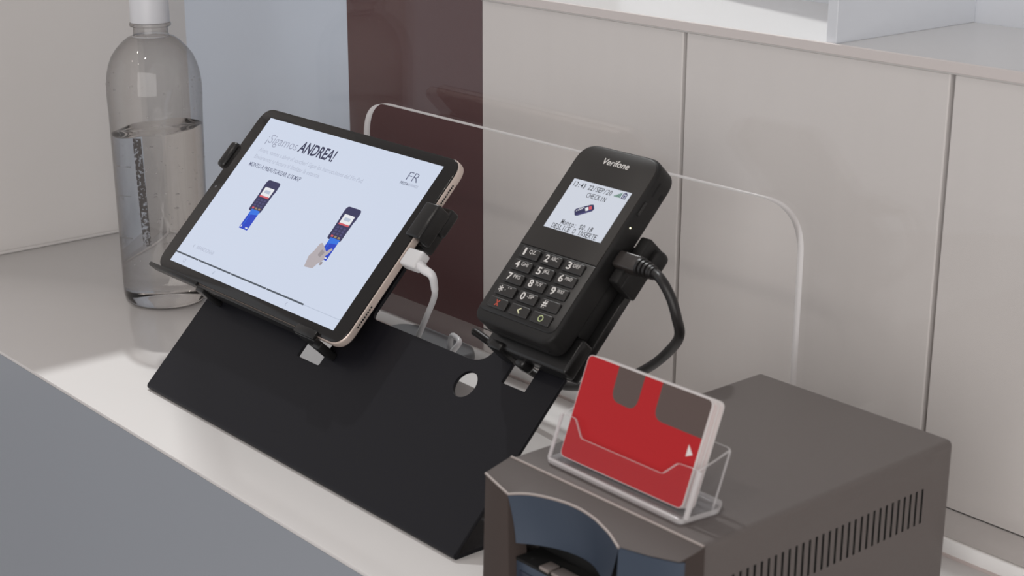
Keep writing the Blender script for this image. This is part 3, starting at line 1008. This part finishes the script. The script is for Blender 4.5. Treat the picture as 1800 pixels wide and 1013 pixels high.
PB = 0.004
strip([V(0.2968, QY0, QZ), V(0.2968, -0.0383, ztop(-0.0383)), V(0.3208, -0.0437, ztop(-0.0437)), V(0.3212, -0.034, ztop(-0.0437)-0.001)],
      [V(0.2968, QY0, PB), V(0.2968, -0.0415, PB), V(0.3240, -0.0452, PB), V(0.3250, -0.030, PB)])
strip([V(0.4330, -0.0340, ztop(-0.0340)), V(0.4330, QY0, QZ)], [V(0.4330, -0.0360, PB), V(0.4330, QY0, PB)])
bmesh.ops.remove_doubles(bm, verts=bm.verts[:], dist=1e-5)
bmesh.ops.recalc_face_normals(bm, faces=bm.faces[:])
sharp = [e for e in bm.edges if len(e.link_faces) == 2 and e.calc_face_angle(0) > 0.5]
bmesh.ops.bevel(bm, geom=sharp, offset=0.0009, segments=2, profile=0.5, affect='EDGES')
link('front_bezel', bm_mesh(bm, 'front_bezel'), 'bezel', pn, smooth=25)
# pale tubes painting the edge highlights along the arch and the ridge
tube('bezel_highlight', [V(x, y, ztop(y)-0.0004) for x, y in arch], 0.0007, 'bezel_glint', pn, res=8, n=3)
tube('bezel_highlight', [V(QX0+0.0010, QY0, QZ+0.0001), V(0.365, QY0, QZ+0.0001), V(QX1+0.0002, QY0, QZ+0.0001)], 0.00075, 'bezel_glint', pn, res=8, n=3)
tube('bezel_highlight', [V(0.2972, -0.0381, ztop(-0.0381)-0.0002), V(0.309, -0.0409, ztop(-0.0409)-0.0002), V(0.3207, -0.0435, ztop(-0.0435)-0.0003)], 0.0007, 'bezel_glint', pn, res=8, n=3)
# scooped dark recess below the arch
bm = bmesh.new()
rows = []
for j in range(7):
    t = j/6
    row = []
    for i, (x, y) in enumerate(arch):
        s = i/(len(arch)-1)
        zb = 0.0655
        z = (ztop(y)-0.0004)*(1-t)+zb*t
        xx = x*(1-t)+(0.3232+(0.3880-0.3232)*s)*t
        yy = y+(0.0065*math.sin(t*PI/2))*(0.55+0.45*math.sin(s*PI))
        row.append(bm.verts.new(V(xx, yy, z)))
    rows.append(row)
for j in range(6):
    for i in range(len(arch)-1):
        bm.faces.new((rows[j][i], rows[j+1][i], rows[j+1][i+1], rows[j][i+1]))
bmesh.ops.recalc_face_normals(bm, faces=bm.faces[:])
link('arch_recess', bm_mesh(bm, 'arch_recess'), 'navy', pn, smooth=60)
# card slot with its metal guide strips
rbox('card_slot', V(0.3215, -0.0226, 0.0300), V(0.4000, -0.0216, 0.0880), 'hole', pn)
gd = rbox('slot_floor', V(0.3225, -0.0395, 0.0560), V(0.3990, -0.0220, 0.0575), 'hole', pn)
for a, b in ((0.3405, 0.3475), (0.3492, 0.3640), (0.3660, 0.3800)):
    rbox('guide_strip', V(a, -0.0400, 0.0575), V(b, -0.0320, 0.0596), 'roller', pn, bev=0.0006)
# lower front
rbox('lower_front', V(0.3225, -0.0395, 0.004), V(0.3990, -0.0365, 0.0560), 'navy', pn, bev=0.0008)
rbox('front_label', V(0.3260, -0.0402, 0.020), V(0.3450, -0.0394, 0.0515), 'navy2', pn, bev=0.0002)
# dark front to the right of the arch
bm = bmesh.new()
strip([V(0.3986, -0.0300, ztop(-0.0430)-0.0006), V(0.3986, -0.0424, ztop(-0.0430)-0.0006), V(0.4157, -0.0395, ztop(-0.0400)-0.0006), V(0.4304, -0.0354, ztop(-0.0358)-0.0006), V(0.4327, -0.0336, ztop(-0.0340)-0.0006)],
      [V(0.3880, -0.0240, PB), V(0.3960, -0.0440, PB), V(0.4157, -0.0420, PB), V(0.4304, -0.0380, PB), V(0.4327, -0.0356, PB)])
bmesh.ops.remove_doubles(bm, verts=bm.verts[:], dist=1e-5)
link('right_front', bm_mesh(bm, 'right_front'), 'navy', pn, smooth=30)
for sx in (QX0+0.012, QX1-0.012):
    for sy in (0.0, 0.155):
        lathe('rubber_foot', [(0, 0), (0.006, 0), (0.0065, 0.004), (0, 0.0045)], 'cable_black', pn, n=20, loc=V(sx, sy, 0))

# ------------------------------------------------------------------ card holder and key cards
HL = 1.1958
H0 = Vector((0.3193, -0.0076, 0.1032))
ZT = QZ+0.0002
hd = thing('card_holder', 'small clear plastic holder on top of the printer, filled with red cards', 'card holder', (0.3625, 0.002, ZT))
hdo = Vector((0.3625, 0.002, ZT))
HR = (HL, 0, 0)


def hp(v):
    return Vector(v)-hdo


X0h, X1h = -0.0045, 0.0915
fr = rpoly([(X0h, -0.0030), (X1h, -0.0030), (X1h, 0.0212), (0.0775, 0.0205), (0.0700, 0.0128), (0.0135, 0.0128), (0.0060, 0.0212), (X0h, 0.0212)],
           [0.002, 0.002, 0.003, 0.004, 0.003, 0.003, 0.004, 0.003], 6)
plate('front_panel', [fr], 0.0014, 0.0030, 'holder', hd, bev=0.0004, bseg=2, edge='holder_edge', loc=hp(H0), rot=HR)
plate('back_panel', [rrect(X0h, -0.003, X1h, 0.0340, 0.003)], -0.0165, -0.0150, 'holder', hd, bev=0.0004, bseg=2, edge='holder_edge', loc=hp(H0), rot=HR)
for xx in (X0h, X1h-0.0014):
    sp = [(-0.0165, -0.0035), (0.0030, -0.0030), (0.0030, 0.0206), (-0.0060, 0.0262), (-0.0165, 0.0335)]
    # plate drawn in (depth, height) and stood up as a side wall
    me = plate_mesh('side_panel', [rpoly(sp, 0.001, 3)], 0, 0.0014, 0.0004, 2)
    for v in me.vertices:
        n_, w_, x_ = v.co.x, v.co.y, v.co.z
        v.co = Vector((xx+x_, w_, n_))
    me.update()
    o = link('side_panel', me, ['holder', 'holder_edge'], hd, loc=hp(H0), rot=HR, smooth=35)
    for p in me.polygons:
        p.material_index = 1 if abs(p.normal.x) < 0.9 else 0
# foot: a rounded clear slab under the pocket
ft = rpoly([(0.3145, -0.0125), (0.4105, -0.0140), (0.4135, 0.0090), (0.4085, 0.0175), (0.3150, 0.0185)], 0.0035, 5)
ft = [(a-hdo.x, b-hdo.y) for a, b in ft]
plate('foot', [ft], 0.0001, 0.0030, 'holder_foot', hd, bev=0.0007, bseg=2, edge='holder_edge')
tube('foot_rim', [hp((0.3165, -0.0122, ZT+0.0028)), hp((0.36, -0.0131, ZT+0.0028)), hp((0.4090, -0.0138, ZT+0.0028))], 0.0008, 'holder_edge', hd, res=8)
# round front-right corner post of the pocket
tube('corner_post', [Vector((X1h, -0.003, 0.0019)), Vector((X1h, 0.009, 0.0019)), Vector((X1h, 0.0205, 0.0019))], 0.0013, 'holder_edge', hd, res=10, loc=hp(H0), rot=HR)
tube('corner_post', [Vector((X0h, -0.003, 0.0019)), Vector((X0h, 0.009, 0.0019)), Vector((X0h, 0.0205, 0.0019))], 0.0010, 'holder_edge', hd, res=10, loc=hp(H0), rot=HR)

CW, CH, CT = 0.0856, 0.054, 0.00084
co_out = rrect(0, 0, CW, CH, 0.0034, 6)
card_me = plate_mesh('card_body', [co_out], 0, CT*0.93, 0.00006, 1)
card_me.materials.append(M['cardwhite'])
face_me = plate_mesh('printed_face', [rrect(0.0003, 0.0003, CW-0.0003, CH-0.0003, 0.0032, 6)], 0, 0, 0)
face_me.materials.append(M['red'])
NC = 11
Dh = Vector((0, math.cos(HL), math.sin(HL)))
Nh = Vector((0, -math.sin(HL), math.cos(HL)))
for k in range(NC):
    pos = H0-Nh*(k*CT+CT)+Vector((0, 0, 1))*0.0
    jit = 0 if k == 0 else random.uniform(-0.0004, 0.0004)
    lab = 'red hotel key card with brown tabs and white arrow, front of the stack' if k == 0 else 'white-edged red key card stacked behind the front card in the clear holder'
    cd = thing('key_card', lab, 'card', pos+Vector((jit, 0, 0)), HR, 'key cards in the clear holder')
    link('card_body', card_me, None, cd)
    link('printed_face', face_me, None, cd, loc=(0, 0, CT*0.93+0.00002))
    if k == 0:
        zc = CT*0.93+0.00005
        plate('brown_tab', [rpoly([(0.0222, CH-0.0003), (0.0228, 0.0362), (0.0405, 0.0352), (0.0405, CH-0.0003)], [0, 0.0062, 0.0062, 0], 8)], zc, zc, 'brown', cd, smooth=None)
        plate('brown_tab', [rpoly([(0.0525, CH-0.0003), (0.0528, 0.0352), (CW-0.0003, 0.0350), (CW-0.0003, CH-0.0003)], [0, 0.0062, 0, 0.0032], 8)], zc, zc, 'brown', cd, smooth=None)
        plate('white_arrow', [[(0.0788, 0.0303), (0.0826, 0.0262), (0.0788, 0.0244)]], zc, zc, 'cardwhite', cd, smooth=None)

# ------------------------------------------------------------------ water bottle
BX, BY = -0.3310, 0.1240
bo = thing('water_bottle', 'clear plastic bottle of water with a white cap beside the left partition', 'bottle', (BX, BY, 0))
shell = [(0.0, 0.0055), (0.008, 0.0050), (0.020, 0.0020), (0.029, 0.0004), (0.0335, 0.0006), (0.0368, 0.0035), (0.0378, 0.009), (0.0381, 0.02),
         (0.0385, 0.06), (0.0392, 0.10), (0.0398, 0.14), (0.0402, 0.165), (0.0408, 0.180), (0.0406, 0.190), (0.0395, 0.1985), (0.0375, 0.2060),
         (0.0345, 0.2130), (0.0300, 0.2190), (0.0245, 0.2245), (0.0190, 0.2280), (0.0155, 0.2292), (0.0143, 0.2310), (0.0141, 0.2370)]
shell = [(r*0.965 if z < 0.226 else r, z) for r, z in shell]
lathe('shell', shell, 'bottle', bo, n=96, smooth=60)
lathe('neck_ring', [(0.0141, 0.2368), (0.0166, 0.2372), (0.0172, 0.2386), (0.0166, 0.2400), (0.0141, 0.2402)], 'bottle', bo, n=64, smooth=60)
lathe('neck_base', [(0.0150, 0.2283), (0.0157, 0.2290), (0.0150, 0.2297)], 'cap', bo, n=64)
cp = []
lathe('cap', [(0.0150, 0.2405), (0.0160, 0.2405), (0.0161, 0.2420), (0.0158, 0.2650), (0.0148, 0.2668), (0.0, 0.2670)], 'cap', bo, n=64, smooth=40)
# water body with a slightly rocking surface
bm = bmesh.new()
n = 72
wprof = [(r-0.0006, z) for r, z in shell[1:13] if z < 0.15]
wprof = [(0.0078, 0.0062), (0.020, 0.0032), (0.0288, 0.0014), (0.0320, 0.0016), (0.0348, 0.0042)]+[(r-0.0008, z) for r, z in shell[6:11]]
rings = []
base_c = bm.verts.new((0, 0, 0.0066))
for r, z in wprof:
    rings.append([bm.verts.new((r*math.cos(2*PI*k/n), r*math.sin(2*PI*k/n), z)) for k in range(n)])


def wz(x, y, rr):
    # gentle slosh: higher to the right of the view, a little meniscus at the wall
    e1 = (x*0.65+y*0.76)
    return 0.1500+0.10*e1+0.0012*math.sin(150*x+1.2)*math.cos(120*y)+0.0012*max(0, rr/0.039-0.85)/0.15


top = []
for rr in (0.0375, 0.035, 0.028, 0.018, 0.008):
    top.append([bm.verts.new((rr*math.cos(2*PI*k/n), rr*math.sin(2*PI*k/n), wz(rr*math.cos(2*PI*k/n), rr*math.sin(2*PI*k/n), rr))) for k in range(n)])
top_c = bm.verts.new((0, 0, wz(0, 0, 0)))
allr = rings+top
for k in range(n):
    bm.faces.new((base_c, rings[0][(k+1) % n], rings[0][k]))
    bm.faces.new((top[-1][k], top[-1][(k+1) % n], top_c))
for i in range(len(allr)-1):
    for k in range(n):
        bm.faces.new((allr[i][k], allr[i][(k+1) % n], allr[i+1][(k+1) % n], allr[i+1][k]))
bmesh.ops.recalc_face_normals(bm, faces=bm.faces[:])
link('water', bm_mesh(bm, 'water'), 'water', bo, smooth=50)
# dark speckled strip up one side of the bottle
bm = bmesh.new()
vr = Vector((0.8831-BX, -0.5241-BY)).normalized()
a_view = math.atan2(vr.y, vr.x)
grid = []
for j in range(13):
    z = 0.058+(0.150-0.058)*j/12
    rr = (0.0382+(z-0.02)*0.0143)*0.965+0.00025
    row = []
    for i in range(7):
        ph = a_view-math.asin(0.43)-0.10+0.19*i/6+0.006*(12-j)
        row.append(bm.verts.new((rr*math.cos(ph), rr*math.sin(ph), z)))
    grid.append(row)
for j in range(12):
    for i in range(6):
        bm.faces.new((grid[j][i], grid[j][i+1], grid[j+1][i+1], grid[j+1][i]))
link('speckled_strip', bm_mesh(bm, 'speckled_strip'), 'strip', bo, smooth=60)
# small air bubbles clinging to the wall
bm = bmesh.new()
for k in range(170):
    a = random.uniform(0, 2*PI)
    z = random.uniform(0.03, 0.146) if k < 140 else random.uniform(0.16, 0.20)
    rad = random.uniform(0.0004, 0.0010)
    rr = 0.0394 if z < 0.15 else 0.0403
    rr = (0.0381+(z-0.02)*0.0145)*0.965-0.0004
    bmesh.ops.create_icosphere(bm, subdivisions=2, radius=rad, matrix=Matrix.Translation((rr*math.cos(a), rr*math.sin(a), z)))
o = link('air_bubbles', bm_mesh(bm, 'air_bubbles'), 'bubble', bo, smooth=60)
o['kind'] = 'stuff'
